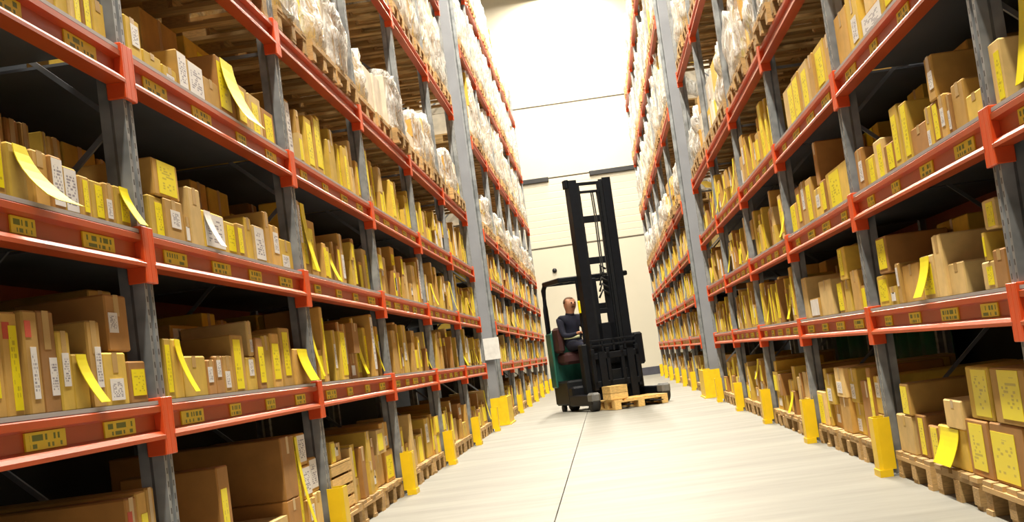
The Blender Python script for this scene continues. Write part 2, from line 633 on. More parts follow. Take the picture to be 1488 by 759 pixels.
def make_rack(side, posts, label):
    xf, s = SIDES[side]
    root = thing('pallet_rack', label, 'rack', (xf, posts[0], 0))
    for y in posts:
        up = link('upright', shared(('post', s), lambda: post_mesh(s)), root, (0, y - posts[0], 0))
        rear = link('upright', shared(('post', -s), lambda: post_mesh(-s)), root, (s * RACK_D, y - posts[0], 0))
        z = 0.25
        k = 0
        while z + 0.9 < POST_TOP:
            d0, d1 = (0.08, RACK_D - 0.08) if k % 2 == 0 else (RACK_D - 0.08, 0.08)
            me = shared(('brace', s, k % 2), lambda: brace_mesh((s * d0, 0, 0), (s * d1, 0, 0.85)))
            link('brace', me, root, (0, y - posts[0], z))
            if k % 3 == 0:
                me = shared(('hbrace', s), lambda: brace_mesh((s * .08, 0, 0), (s * (RACK_D - .08), 0, 0)))
                link('brace', me, root, (0, y - posts[0], z - 0.04))
            z += 0.9
            k += 1
    for i in range(len(posts) - 1):
        ya, yb = posts[i] - posts[0] + .05, posts[i + 1] - posts[0] - .05
        L = yb - ya
        for li, z in enumerate(LEVELS):
            bm_ = link('beam', shared(('beam', s), lambda: beam_mesh(s, L - 0.002)), root, (0, (ya + yb) / 2, z))
            for e in (-1, 1):
                link('connector', shared(('clip', s, e), lambda: clip_mesh(s, e)), bm_, (0, e * L / 2, 0))
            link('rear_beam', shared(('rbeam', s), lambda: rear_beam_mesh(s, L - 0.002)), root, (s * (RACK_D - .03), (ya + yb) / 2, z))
            if li < 3:
                n = 4 if posts[i] < 10 else 5
                for k in range(n):
                    yy = (-0.5 + (k + 0.5) / n) * (L - .1) + RND.uniform(-.03, .03)
                    w = RND.choice((0.18, 0.24, 0.30))
                    piece('bin_label', 'bin_label', bm_, s * .0145, s * .0085, yy - w / 2, yy + w / 2, -.026, .028)
                dk = piece('shelf_deck', 'deck', root, s * .004, s * (RACK_D - .01), ya + .001, yb - .001, z + BEAM_H / 2 + 0.0005, z + BEAM_H / 2 + DECK_T)
                piece('deck_edge', 'deck_edge', root, -s * .008, s * .004, ya + .001, yb - .001, z + BEAM_H / 2 + 0.0005, z + BEAM_H / 2 + DECK_T + .003)
    return root


make_rack('left', NEAR_POSTS, 'near left grey and red shelving rack from frame edge to the column')
make_rack('left', FAR_POSTS, 'far left grey and red shelving rack between column and end wall')
make_rack('right', NEAR_POSTS, 'near right grey and red shelving rack from frame edge to the column')
make_rack('right', FAR_POSTS, 'far right grey and red shelving rack between column and end wall')

# building columns in the gap, with yellow crash guards
for side, yc in (('left', 21.15), ('right', 21.25)):
    xf, s = SIDES[side]
    mb = MB()
    h = .078
    prof = [(-h, -h), (h, -h), (h, -h + .02), (.012, -h + .02), (.012, h - .02), (h, h - .02), (h, h), (-h, h), (-h, h - .02), (-.012, h - .02), (-.012, -h + .02), (-h, -h + .02)]
    mb.extrude(prof, 2, 0, CEIL_Z)
    cx = xf + s * .10
    tag(mb.build('building_column', 'column', None, (cx, yc, 0)), 'tall grey steel building column in the gap of the %s racks' % side, 'column')
    g = thing('column_guard', 'wide yellow crash guard around the foot of the %s column' % side, 'guard', (cx, yc, 0))
    t = .018
    piece('front_plate', 'guard_yellow', g, -s * .21, -s * .228, -.52, .46, 0.02, .42)
    piece('side_plate', 'guard_yellow', g, -s * .21, s * .2, -.52, -.52 + t, 0.02, .42)
    piece('side_plate', 'guard_yellow', g, -s * .21, s * .2, .46 - t, .46, 0.02, .42)
    piece('floor_flange', 'guard_yellow', g, -s * .228, s * .2, -.54, -.52, 0, .02)
    piece('floor_flange', 'guard_yellow', g, -s * .25, -s * .228, -.52, .46, 0, .02)
mb = MB(); mb.box(-.015, 0, -.12, .12, 0, .33)
tag(mb.build('paper_notice', 'paper_plain', None, (0.0, 20.05, 0.95)), 'white notice sheet hanging beside the left building column', 'notice')
for o in [bpy.data.objects['paper_notice']]:
    o.location = (-0.03, 20.97, 1.0)
    o.rotation_euler = (0, 0, math.radians(-90))

# yellow post protectors
def guard_mesh(s):
    mb = MB()
    prof = [(-.07, -.085), (-.09, -.065), (-.09, .065), (-.07, .085), (.0, .085), (.0, .079), (-.066, .079), (-.082, .062), (-.082, -.062), (-.066, -.079), (.0, -.079), (.0, -.085)]
    mb.extrude(prism_mirror(prof, s), 2, 0.04, .33)
    mb.box(*sorted((-s * .095, -s * .022)), -.088, .088, 0, .04)
    return mb.mesh('post_guard', 'guard_yellow')


for side in ('left', 'right'):
    xf, s = SIDES[side]
    for i, y in enumerate(NEAR_POSTS + FAR_POSTS):
        if i in (0, 1):
            continue
        if i == len(NEAR_POSTS):
            continue
        where = 'near' if i < len(NEAR_POSTS) else 'far'
        k = i if i < len(NEAR_POSTS) else i - len(NEAR_POSTS)
        tag(link('post_guard', shared(('guard', s), lambda: guard_mesh(s)), None, (xf, y, 0)),
            'yellow steel guard at the foot of the %s upright, %s %s rack' % (ORD[k], where, side), 'post guard', 'yellow upright guards')

# dark green tarpaulin hanging behind the floor level of the near right rack
mb = MB()
V = []
nt_ = 60
for i in range(nt_ + 1):
    y = 10.9 + i * (16.2 - 10.9) / nt_
    x = 4.36 + .03 * math.sin(i * 1.1) + .015 * math.sin(i * 2.7)
    for z in (.16, .74):
        for t in (0, .006):
            V.append((x + t, y, z))
F_ = []
for i in range(nt_):
    a, c = 4 * i, 4 * i + 4
    F_ += [(a, c, c + 2, a + 2), (a + 1, a + 3, c + 3, c + 1), (a, a + 1, c + 1, c), (a + 2, c + 2, c + 3, a + 3)]
mb.poly(V, F_, 0, True)
tag(mb.build('tarpaulin', 'tarp_green'), 'dark green tarpaulin hung behind the floor pallets of the right rack', 'tarpaulin')

# ------------------------------------------------------------------ wooden pallets
P_D, P_W, P_H = 1.05, 0.8, 0.144     # depth into the rack, width along the aisle


def pallet_boards(d=P_D, w=P_W):
    """list of (kind, x0,x1,y0,y1,z0,z1); blocks show at the aisle side; x runs into the rack from 0"""
    L = []
    for y in (-w / 2, -.05, w / 2 - .1):
        L.append(('bottom_board', 0, d, y, y + .1, 0, .022))
        for x in (0, d / 2 - .07, d - .14):
            L.append(('block', x, x + .14, y, y + .1, .022, .1))
    for x in (0, d / 2 - .07, d - .14):
        L.append(('cross_board', x, x + .14, -w / 2, w / 2, .1, .122))
    n = 5
    for i in range(n):
        y = -w / 2 + i * (w - .13) / (n - 1)
        L.append(('top_board', 0, d, y, y + .13, .122, .144))
    return L


def pallet_joined(mat, s):
    mb = MB()
    for k, x0, x1, y0, y1, z0, z1 in pallet_boards():
        mb.box(*sorted((s * x0, s * x1)), y0, y1, z0, z1)
    return mb.mesh('pallet', mat)


def pallet_parts(root, mat, s, z=0.0, d=P_D, w=P_W, dx=0.0):
    for k, x0, x1, y0, y1, z0, z1 in pallet_boards(d, w):
        j = RND.uniform(-.006, .006)
        a, c = sorted((s * (x0 + j) + dx, s * (x1 + j) + dx))
        piece(k, mat, root, a, c, y0, y1, z0 + z, z1 + z)


def rack_name(y):
    return 'near' if y < 20 else 'far'


def bay_of(y):
    posts = NEAR_POSTS if y < 20.5 else FAR_POSTS
    for i in range(len(posts) - 1):
        if posts[i] <= y <= posts[i + 1]:
            return i
    return 0


FLOOR_PALLETS = []
for side in ('left', 'right'):
    xf, s = SIDES[side]
    for posts in (NEAR_POSTS, FAR_POSTS):
        for i in range(len(posts) - 1):
            for k in range(3):
                y = posts[i] + .11 + .4 + k * .885 + RND.uniform(-.015, .015)
                if proj((xf, y + .4, 0.1))[2] < 3.0:
                    continue
                lab = 'worn wooden floor pallet, %s in %s bay, %s %s rack' % (ORD[k], ORD[i], rack_name(y), side)
                t = thing('wooden_pallet', lab, 'pallet', (xf, y, 0), 0, 'floor pallets under the racks')
                if y < 14.5:
                    pallet_parts(t, 'wood', s)
                else:
                    link('pallet_frame', shared(('palj', s), lambda: pallet_joined('wood', s)), t)
                FLOOR_PALLETS.append((side, posts is FAR_POSTS, i, k, y))

# ------------------------------------------------------------------ wrapped pallet loads on the upper levels
def film_mesh(rng, d, w, h):
    """wrinkled film hull around a stack: a subdivided box pushed about by noise"""
    bm = bmesh.new()
    bmesh.ops.create_cube(bm, size=1)
    bmesh.ops.subdivide_edges(bm, edges=bm.edges, cuts=6, use_grid_fill=True)
    from mathutils import noise
    off = Vector((rng.uniform(0, 50), rng.uniform(0, 50), 0))
    top_cut = rng.uniform(0.0, 0.35)
    side_cut = rng.choice((-1, 1))
    for v in bm.verts:
        c = v.co
        f = c.z + .5
        r = max(abs(c.x), abs(c.y)) * 2
        # round vertical edges a little, lean in near the top
        cx, cy = c.x, c.y
        l = (abs(cx * 2) ** 6 + abs(cy * 2) ** 6) ** (1 / 6.0)
        if l > 1:
            cx, cy = cx / l, cy / l
        k = 1 - .06 * f * f
        p = Vector((cx * d * k, cy * w * k, f * h))
        if f > .5 and cy * side_cut > 0.0:
            p.z -= top_cut * h * (f - .5) * min(1, abs(cy) * 4)
        n = noise.noise_vector(p * 4.5 + off)
        p += n * 0.065
        n = noise.noise_vector(p * 11 + off)
        p += n * 0.03
        p.z = max(p.z, 0.0)
        v.co = p
    me = bpy.data.meshes.new('stretch_film')
    bm.to_mesh(me)
    bm.free()
    me.materials.append(M['film'])
    me.polygons.foreach_set('use_smooth', [True] * len(me.polygons))
    return me


def make_load(rng, s, film, detailed, hr):
    root = link('pallet_load', None)
    if detailed:
        pallet_parts(root, 'wood', s)
    else:
        link('pallet', shared(('palj2', s), lambda: pallet_joined('wood', s)), root)
    z = P_H
    H = rng.uniform(*hr)
    d, w = .96, .74
    tiers = rng.choice((2, 3)) if hr[1] > .7 else rng.choice((1, 2))
    for t in range(tiers):
        h = H / tiers
        cells = rng.choice((1, 2, 2, 3))
        for c in range(cells):
            if t == tiers - 1 and cells > 1 and rng.random() < .25:
                continue
            y0 = -w / 2 + c * w / cells
            mb = MB()
            in_ = rng.uniform(.01, .05)
            mb.chamfer(*sorted((s * (.04 + in_), s * (.04 + d - .02))), y0 + .004, y0 + w / cells - .004, z + .001, z + h - .002, .006)
            hh = mb.build('carton', rng.choice(['kraft_pale', 'kraft_white', 'kraft_tan', 'kraft_white', 'kraft_gold']), root)
            if rng.random() < .35:
                ym = y0 + w / cells / 2
                piece('yellow_label', rng.choice(['yellow_label', 'paper_label']), root, s * (.04 + in_ - .004), s * (.04 + in_ - .001), ym - .09, ym + .09, z + h * .25, z + h * .75)
        z += h
    if film:
        me = film_mesh(rng, d + .05, w + .02, H + .04)
        link('stretch_film', me, root, (s * (.04 + d / 2), 0, P_H + .002))
    return root


PROTO = {}
LRNG = random.Random(5)
for side in ('left', 'right'):
    xf, s = SIDES[side]
    for posts in (NEAR_POSTS, FAR_POSTS):
        far = posts is FAR_POSTS
        for i in range(len(posts) - 1):
            for li in (3, 4, 5, 6):
                zb = LEVELS[li] + BEAM_H / 2 + .001
                for k in range(3):
                    y = posts[i] + .11 + .4 + k * .885 + LRNG.uniform(-.02, .02)
                    u, v, dd = proj((xf, y + .45, zb - .1))
                    if dd < 3 or v < -30 or u < -60 or u > W_PX + 60:
                        continue
                    if li == 6 and ((side == 'left' and far and i == 5 and k > 0) or LRNG.random() < .06):
                        continue
                    detailed = li == 3 and y < 14
                    hr = ((.36, .60) if side == 'left' else (.45, .85)) if li == 3 else (.85, 1.16)
                    kind = (s, detailed, hr, LRNG.randrange(3 if detailed else 7), LRNG.random() < (.8 if li == 3 else .92))
                    if kind not in PROTO:
                        root = PROTO[kind] = make_load(LRNG, s, kind[4], detailed, hr)
                    else:
                        root = copy_tree(PROTO[kind])
                    root.location = (xf - s * LRNG.uniform(.0, .05), y, zb)
                    tag(root, '%s pallet load, %s in %s bay, level %s, %s %s rack' % ('film wrapped' if kind[4] else 'unwrapped carton', ORD[k], ORD[i], ['four', 'five', 'six', 'seven'][li - 3], 'far' if far else 'near', side),
                        'pallet load', 'pallet loads on the upper levels')

# ------------------------------------------------------------------ cartons: specifications first
# spec: side, level(0 = floor), bay, far, row, tier, y0,y1, d0 (front inset), depth, z0, h, style, mat, tilt
SPECS = []
BR = random.Random(23)


def shelf_z(level):
    return P_H if level == 0 else LEVELS[level - 1] + BEAM_H / 2 + DECK_T


def add(side, level, y0, y1, d0, dep, z0, h, style, mat=None, row=0, tier=0, lean=0.0):
    if y1 - y0 < .02:
        return
    SPECS.append(dict(side=side, level=level, y0=y0, y1=y1, d0=d0, dep=dep, z0=z0, h=h, style=style,
                      mat=mat or BR.choice(['kraft_tan', 'kraft_tan', 'kraft_pale', 'kraft_gold', 'kraft_gold', 'kraft_brown']), row=row, tier=tier, lean=lean,
                      far=y0 > 20.5, bay=bay_of((y0 + y1) / 2)))


def hand(side, level, rows):
    """rows of (u0,u1,height px,style[,base px[,row]]); u measured at the box's lower front edge"""
    xf, s = SIDES[side]
    z00 = shelf_z(level)
    last = {}
    out = []
    for r in rows:
        u0, u1, hp, st = r[:4]
        base = r[4] if len(r) > 4 else 0
        row = r[5] if len(r) > 5 else 0
        d0 = .015 + .36 * row + (BR.uniform(0, .02) if row == 0 else 0)
        x = xf + s * d0
        ya, yb = sorted((y_at_u(u0, x, z00), y_at_u(u1, x, z00)))
        ym = (ya + yb) / 2
        dd = proj((x, ym, z00))[2]
        z0 = z00
        if base:
            z0 = z00 + base * dd / F_PX
            ya, yb = sorted((y_at_u(u0, x, z0), y_at_u(u1, x, z0)))
        h = hp * dd / F_PX
        if row:
            # u,v were read at the shelf's front edge: carry the top edge back to the rear row
            xe = xf + s * .015
            tops = []
            for uu in (u0, u1):
                vb = proj((xe, y_at_u(uu, xe, z00), z00))[1]
                tops.append(on_x(uu - .14 * hp, vb - hp, x))
            ya, yb = sorted(t_.y for t_ in tops)
            h = (tops[0].z + tops[1].z) / 2 - z00
        out.append([row, base, ya, yb, d0, z0, h, st])
    out.sort(key=lambda q: q[2])
    for row, base, ya, yb, d0, z0, h, st in out:
        key = (row, base > 0)
        ya = max(ya, last.get(key, 0) + .003)
        dep = .33 if row == 0 else .5
        if 'D' in st:
            dep = .85 if row == 0 else .62
        add(side, level, ya, yb - .002, d0, dep, z0 + (.001 if base else 0), h, st, row=row, tier=1 if base else 0)
        last[key] = yb


# left rack, traced from the photograph
hand('left', 1, [(-30, -12, 150, 'w'), (-12, 13, 155, 'y'), (13, 39, 155, 'yr'), (39, 68, 154, 'wr'), (68, 92, 150, 'w'), (92, 112, 118, 'w'), (112, 134, 82, 'Y'),
                 (134, 157, 128, 'w'), (157, 190, 78, 'w'), (160, 191, 84, 'w', 79), (192, 217, 62, 'y'),
                 (60, 118, 150, 'k', 0, 1), (122, 150, 150, 'k', 0, 1), (152, 185, 190, 'k', 0, 1)])
hand('left', 1, [(247, 257, 90, 'y'), (257, 270, 88, 'Y'), (270, 304, 60, 'k'), (304, 317, 52, 'w'), (317, 329, 56, 'w'), (329, 343, 55, 'w'), (343, 361, 84, 'y'),
                 (362, 376, 49, 'w'), (363, 377, 52, 'w', 50), (376, 389, 76, 'y'), (389, 399, 78, 'k'), (399, 413, 80, 'y'), (415, 429, 86, 'y'), (430, 453, 53, 'Y'),
                 (262, 308, 104, 'W', 0, 1), (310, 328, 118, 'w', 0, 1), (330, 344, 106, 'k', 0, 1), (352, 385, 96, 'k', 0, 1), (400, 440, 70, 'k', 0, 1)])
hand('left', 2, [(-30, -10, 95, 'k'), (-10, 12, 105, 'y'), (12, 44, 88, 'Z'), (54, 76, 87, 'k'), (76, 98, 84, 'W'), (98, 118, 75, 'W'), (118, 136, 66, 'y'), (136, 154, 64, 'y'),
                 (154, 171, 64, 'w'), (171, 198, 62, 'yY'),
                 (-8, 20, 130, 'k', 0, 1), (24, 42, 122, 'k', 0, 1), (45, 62, 120, 'w', 0, 1), (66, 82, 115, 'k', 0, 1), (86, 102, 110, 'k', 0, 1), (106, 152, 105, 'w', 0, 1), (155, 166, 95, 'k', 0, 1), (169, 190, 92, 'k', 0, 1)])
hand('left', 2, [(222, 241, 63, 'y'), (226, 262, 55, 'yD', 64), (243, 271, 62, 'w'), (272, 280, 42, 'w'), (281, 299, 88, 'k'), (300, 331, 58, 'WT'), (331, 346, 52, 'y'), (346, 361, 52, 'y'),
                 (362, 371, 66, 'k'), (371, 389, 56, 'W'), (389, 398, 80, 'k'), (398, 411, 62, 'w'), (411, 428, 46, 'w'),
                 (290, 312, 98, 'k', 0, 1), (315, 350, 92, 'k', 0, 1), (372, 384, 85, 'k', 0, 1), (392, 404, 88, 'w', 0, 1)])
hand('left', 3, [(60, 80, 70, 'k'), (80, 101, 64, 'k'), (102, 120, 70, 'y'), (121, 137, 68, 'y'), (138, 156, 60, 'k')])
hand('left', 3, [(188, 209, 70, 'w'), (211, 237, 33, 'k'), (237, 259, 27, 'w'), (262, 276, 62, 'W'), (277, 300, 58, 'W'), (300, 322, 48, 'k'), (323, 346, 92, 'Zy'), (347, 365, 66, 'y'),
                 (368, 384, 62, 'y'), (385, 402, 52, 'y'), (215, 268, 88, 'kD', 0, 1), (280, 318, 98, 'yD', 0, 1), (326, 352, 70, 'k', 0, 1)])
# right rack, traced from the photograph
hand('right', 2, [(1250, 1262, 62, 'w'), (1263, 1275, 44, 'y'), (1276, 1289, 58, 'y'), (1290, 1303, 45, 'y'), (1304, 1315, 92, 'y'), (1317, 1328, 88, 'y'), (1329, 1351, 45, 'k'),
                  (1351, 1359, 62, 'w'), (1351, 1361, 64, 'w', 63), (1360, 1370, 64, 'y'), (1371, 1381, 66, 'w'), (1382, 1390, 62, 'w'), (1391, 1408, 72, 'k'), (1409, 1431, 42, 'k'),
                  (1255, 1285, 78, 'kY', 0, 1), (1318, 1352, 92, 'k', 0, 1), (1364, 1420, 112, 'wD', 0, 1)])
hand('right', 1, [(1280, 1294, 46, 'y'), (1279, 1293, 52, 'y', 47), (1296, 1306, 28, 'w'), (1308, 1318, 60, 'w'), (1318, 1342, 56, 'k'), (1345, 1364, 64, 'Yy'), (1366, 1380, 92, 'k'),
                  (1384, 1406, 48, 'k'), (1432, 1449, 42, 'y'), (1432, 1449, 41, 'y', 43), (1432, 1449, 42, 'y', 86), (1450, 1468, 58, 'k'),
                  (1300, 1322, 92, 'k', 0, 1), (1345, 1362, 88, 'k', 0, 1), (1375, 1420, 110, 'kD', 0, 1)])
hand('right', 3, [(1222, 1238, 78, 'k'), (1239, 1254, 92, 'w'), (1255, 1285, 34, 'W'), (1258, 1284, 40, 'k', 35), (1288, 1312, 82, 'y'), (1314, 1340, 70, 'k'), (1342, 1366, 76, 'y')])
hand('right', 3, [(1146, 1158, 62, 'y'), (1158, 1168, 66, 'y'), (1169, 1180, 70, 'y'), (1181, 1191, 68, 'k'), (1191, 1204, 72, 'y'), (1205, 1214, 70, 'k')])
hand('right', 2, [(1154, 1162, 42, 'y'), (1163, 1169, 62, 'y'), (1170, 1177, 66, 'w'), (1178, 1186, 64, 'y'), (1188, 1197, 44, 'w'), (1188, 1196, 62, 'k', 45), (1198, 1206, 50, 'y'), (1207, 1237, 58, 'y'), (1205, 1238, 104, 'k', 0, 1)])
hand('right', 1, [(1172, 1178, 60, 'k'), (1181, 1193, 28, 'W'), (1196, 1213, 52, 'k'), (1222, 1230, 46, 'y'), (1222, 1232, 46, 'y', 47), (1232, 1240, 48, 'k'), (1243, 1254, 60, 'k'), (1256, 1262, 36, 'y'), (1182, 1210, 76, 'k', 0, 1), (1226, 1256, 98, 'k', 0, 1)])
HAND_DONE = {('left', 1, 0), ('left', 1, 1), ('left', 2, 0), ('left', 2, 1), ('left', 3, 0), ('left', 3, 1), ('right', 2, 1), ('right', 1, 1), ('right', 3, 1), ('right', 3, 2), ('right', 2, 2), ('right', 1, 2)}

# floor level, near bays, traced
hand('right', 0, [(1310, 1332, 56, 'k'), (1313, 1338, 46, 'y', 57), (1338, 1352, 62, 'y'), (1356, 1370, 52, 'y'), (1371, 1412, 60, 'kY'), (1376, 1416, 42, 'kD', 61),
                  (1414, 1446, 84, 'y'), (1413, 1446, 76, 'yD', 85), (1450, 1500, 92, 'yE'), (1449, 1500, 82, 'yED', 93)])
add('left', 0, 5.80, 5.97, .02, .8, P_H, .485, 'y', 'kraft_brown')
add('left', 0, 5.35, 5.77, .02, .4, P_H, .13, 'k', 'kraft_tan')
add('left', 0, 6.45, 6.94, .02, .9, P_H, .15, 'k', 'kraft_pale')
add('left', 0, 6.97, 7.26, .02, .9, P_H, .215, 'k', 'kraft_brown')
add('left', 0, 6.97, 7.26, .02, .9, P_H + .217, .32, 'k', 'kraft_brown', tier=1)
add('left', 0, 7.29, 7.375, .03, .5, P_H, .53, 'yY', 'kraft_gold')
for k_ in range(3):
    add('left', 0, 7.385, 7.60, .015 + .01 * k_, .5, P_H + .178 * k_, .175, 'W' if k_ else 'w', 'kraft_tan', tier=k_)
add('left', 0, 7.605, 7.78, .02, .5, P_H, .19, 'k', 'kraft_pale')
add('left', 0, 7.605, 7.80, .03, .5, P_H + .192, .19, 'W', 'kraft_tan', tier=1)
add('left', 0, 8.78, 8.86, .02, .5, P_H, .36, 'k', 'kraft_pale')
add('left', 0, 8.22, 8.36, .03, .4, P_H + .302, .13, 'y', 'kraft_gold', tier=1)
add('left', 0, 8.42, 8.62, .05, .4, P_H + .302, .11, 'w', 'kraft_pale', tier=1)
yb0 = on_x(232, 714, 0).y
zb0 = on_x(205, 716, 0).z
add('left', 0, yb0 - .20, yb0 - .1, .02, .8, P_H, zb0 - P_H, 'y', 'kraft_tan')
add('left', 0, yb0 - .31, yb0 - .203, .02, .8, P_H, zb0 - P_H - .01, 'r', 'kraft_brown')
add('left', 0, yb0 - .098, yb0 - .01, .02, .8, P_H, zb0 - P_H + .005, 'k', 'kraft_tan')
add('left', 0, 2.6, 3.7, .3, .6, P_H, .42, 'k', 'kraft_brown')
add('left', 0, 3.75, 4.4, .25, .6, P_H, .46, 'k', 'kraft_brown')
add('left', 0, 5.35, 5.95, .45, .5, P_H, .40, 'k', 'kraft_brown', row=1)


def auto_shelf(side, level, ya, yb):
    clear = (LEVELS[level] - LEVELS[level - 1]) - BEAM_H - DECK_T - .04
    z = shelf_z(level)
    y = ya + .012
    while y < yb - .07:
        w = min(BR.choice((.07, .09, .1, .11, .12, .14, .17, .22)) * BR.uniform(.9, 1.1), yb - y - .006)
        h = BR.uniform(.17, .38) if BR.random() < .65 else BR.uniform(.34, .50)
        h = min(h, clear)
        st = BR.choices(['y', 'w', 'k', 'Y', 'W', 'yY', 'wy'], [42, 17, 28, 4, 6, 3, 4])[0]
        add(side, level, y, y + w, .012 + BR.uniform(0, .07), BR.uniform(.22, .29), z, h, st)
        if h < .22 and BR.random() < .45:
            add(side, level, y + .003, y + w - .003, .02 + BR.uniform(0, .02), .3, z + h + .001, min(BR.uniform(.12, .22), clear - h), BR.choice('ywk'), tier=1)
        y += w + (BR.uniform(.002, .012) if BR.random() < .68 else BR.uniform(.03, .14))
    y = ya + BR.uniform(.02, .3)
    while y < yb - .1:
        w = min(BR.uniform(.12, .45), yb - y - .01)
        if BR.random() < .75:
            add(side, level, y, y + w, .40, BR.uniform(.4, .6), z, min(clear, BR.uniform(.34, .56)), BR.choice('kkwy'), row=1)
        y += w + BR.uniform(.01, .25)


for side in ('left', 'right'):
    for posts in (NEAR_POSTS, FAR_POSTS):
        far = posts is FAR_POSTS
        for i in range(len(posts) - 1):
            for level in (1, 2, 3):
                ya, yb = posts[i] + .06, posts[i + 1] - .06
                if not far and (side, level, i) in HAND_DONE:
                    # the traced part covers only what the frame shows; carry the shelf on beyond the frame edge
                    mine = [q for q in SPECS if q['side'] == side and q['level'] == level and q['bay'] == i and not q['far']]
                    if i == 0 and mine:
                        yb = min(q['y0'] for q in mine) - .02
                        if yb - ya > .3:
                            auto_shelf(side, level, max(ya, yb - .8), yb)
                    continue
                if not far and i == 0:
                    ya = 4.0
                auto_shelf(side, level, ya, yb)
for side, far, i, k, y in FLOOR_PALLETS:
    if not far and (i <= 1 or (side == 'left' and i == 2 and k == 0)):
        continue
    ya, yb = y - .38, y + .38
    while ya < yb - .08:
        w = min(BR.choice((.1, .12, .15, .2, .28, .36)), yb - ya)
        z = P_H
        tiers = BR.choice((1, 1, 2, 2)) if w > .13 else 1
        for t in range(tiers):
            h = BR.uniform(.14, .24) if tiers > 1 else BR.uniform(.2, .45)
            h = min(h, .64 - z)
            if h < .07:
                break
            add(side, 0, ya, ya + w - .004, .015 + BR.uniform(0, .05), BR.uniform(.4, .8), z, h, BR.choices(['y', 'w', 'k', 'W', 'Y'], [30, 22, 40, 5, 3])[0], tier=t)
            z += h + .001
        ya += w + BR.choice((.002, .004, .03))

# ------------------------------------------------------------------ cartons: geometry
# keep each carton inside its bay and under the beam above, and clear of its neighbours
for q in SPECS:
    posts = FAR_POSTS if q['far'] else NEAR_POSTS
    q['y0'] = max(q['y0'], posts[q['bay']] + .058)
    q['y1'] = min(q['y1'], posts[q['bay'] + 1] - .058)
    q['h'] = min(q['h'], LEVELS[q['level']] - BEAM_H / 2 - .012 - q['z0'])
    q['dep'] = min(q['dep'], RACK_D - .12 - q['d0'])
SPECS = [q for q in SPECS if q['h'] > .05 and q['y1'] - q['y0'] > .02]
BUCKET = {}
for q in SPECS:
    BUCKET.setdefault((q['side'], q['far'], q['bay'], q['level']), []).append(q)


def clash(a, c):
    return (a['y0'] < c['y1'] - .001 and c['y0'] < a['y1'] - .001 and a['z0'] < c['z0'] + c['h'] - .0005 and c['z0'] < a['z0'] + a['h'] - .0005
            and a['d0'] < c['d0'] + c['dep'] - .001 and c['d0'] < a['d0'] + a['dep'] - .001)


for g in BUCKET.values():
    g.sort(key=lambda q: (q['row'], q['tier'], q['y0']))
    keep = []
    for q in g:
        for c in keep:
            if not clash(q, c):
                continue
            if q['row'] > c['row'] and q['d0'] - c['d0'] > .15:
                c['dep'] = q['d0'] - c['d0'] - .004
            elif c['y0'] < q['y0'] and c['y1'] < q['y1']:
                q['y0'] = c['y1'] + .002
            elif c['y1'] > q['y1'] and q['y0'] < c['y0']:
                q['y1'] = c['y0'] - .002
            else:
                q['y1'] = q['y0']
        if q['y1'] - q['y0'] > .02:
            keep.append(q)
    g[:] = keep
SPECS = [q for g in BUCKET.values() for q in g]

# how large each carton's aisle face shows decides which 300 stand singly
for q in SPECS:
    xf, s = SIDES[q['side']]
    x = xf + s * q['d0']
    ps = [proj((x, y, z)) for y in (q['y0'], q['y1']) for z in (q['z0'], q['z0'] + q['h'])]
    u0, u1 = max(0, min(p[0] for p in ps)), min(W_PX, max(p[0] for p in ps))
    v0, v1 = max(0, min(p[1] for p in ps)), min(H_PX, max(p[1] for p in ps))
    q['area'] = max(0, u1 - u0) * max(0, v1 - v0) * (0.45 if q['row'] else 1.0)
SPECS.sort(key=lambda q: -q['area'])
SINGLE, REST = SPECS[:300], SPECS[300:]

# place in its row, counted from the camera end
GROUPS = {}
for q in SPECS:
    GROUPS.setdefault((q['side'], q['far'], q['bay'], q['level'], q['row'], q['tier']), []).append(q)
for g in GROUPS.values():
    g.sort(key=lambda q: q['y0'])
    for i, q in enumerate(g):
        q['ord'] = i

TINT = {'kraft_tan': 'tan', 'kraft_pale': 'pale', 'kraft_brown': 'brown', 'kraft_gold': 'golden', 'kraft_white': 'whitish'}
LEVEL_NAME = ['floor level', 'lowest shelf', 'middle shelf', 'upper shelf']


def tag_strip(s, y0, y1, h, big):
    """hanging paper strip: leaves the carton's top front edge, drops and swings out over the shelf edge"""
    mb = MB()
    n = 7
    V = []
    L = h * (1.0 if big else .9)
    out = .085 if big else .045
    drift = (.10 if big else .06)
    for i in range(n + 1):
        t = i / n
        o_ = .004 + out * t * t
        z = h * .98 - L * t + (.012 * math.sin(3 * t) if not big else 0)
        z = max(z, .004)
        dy = drift * t * t
        for yy in (y0, y1 + (.12 * t if big else 0)):
            V.append((-s * o_, yy + dy, z))
    for i in range(n + 1):
        for k in (0, 1):
            x, y, z = V[2 * i + k]
            V.append((x - s * .0025, y, z + .001))
    m_ = 2 * (n + 1)
    Fs = []
    for i in range(n):
        a = 2 * i
        Fs.append((a, a + 1, a + 3, a + 2))
        Fs.append((m_ + a, m_ + a + 2, m_ + a + 3, m_ + a + 1))
        Fs.append((a, a + 2, m_ + a + 2, m_ + a))
        Fs.append((a + 1, m_ + a + 1, m_ + a + 3, a + 3))
    mb.poly(V, Fs, 0, False)
    return mb


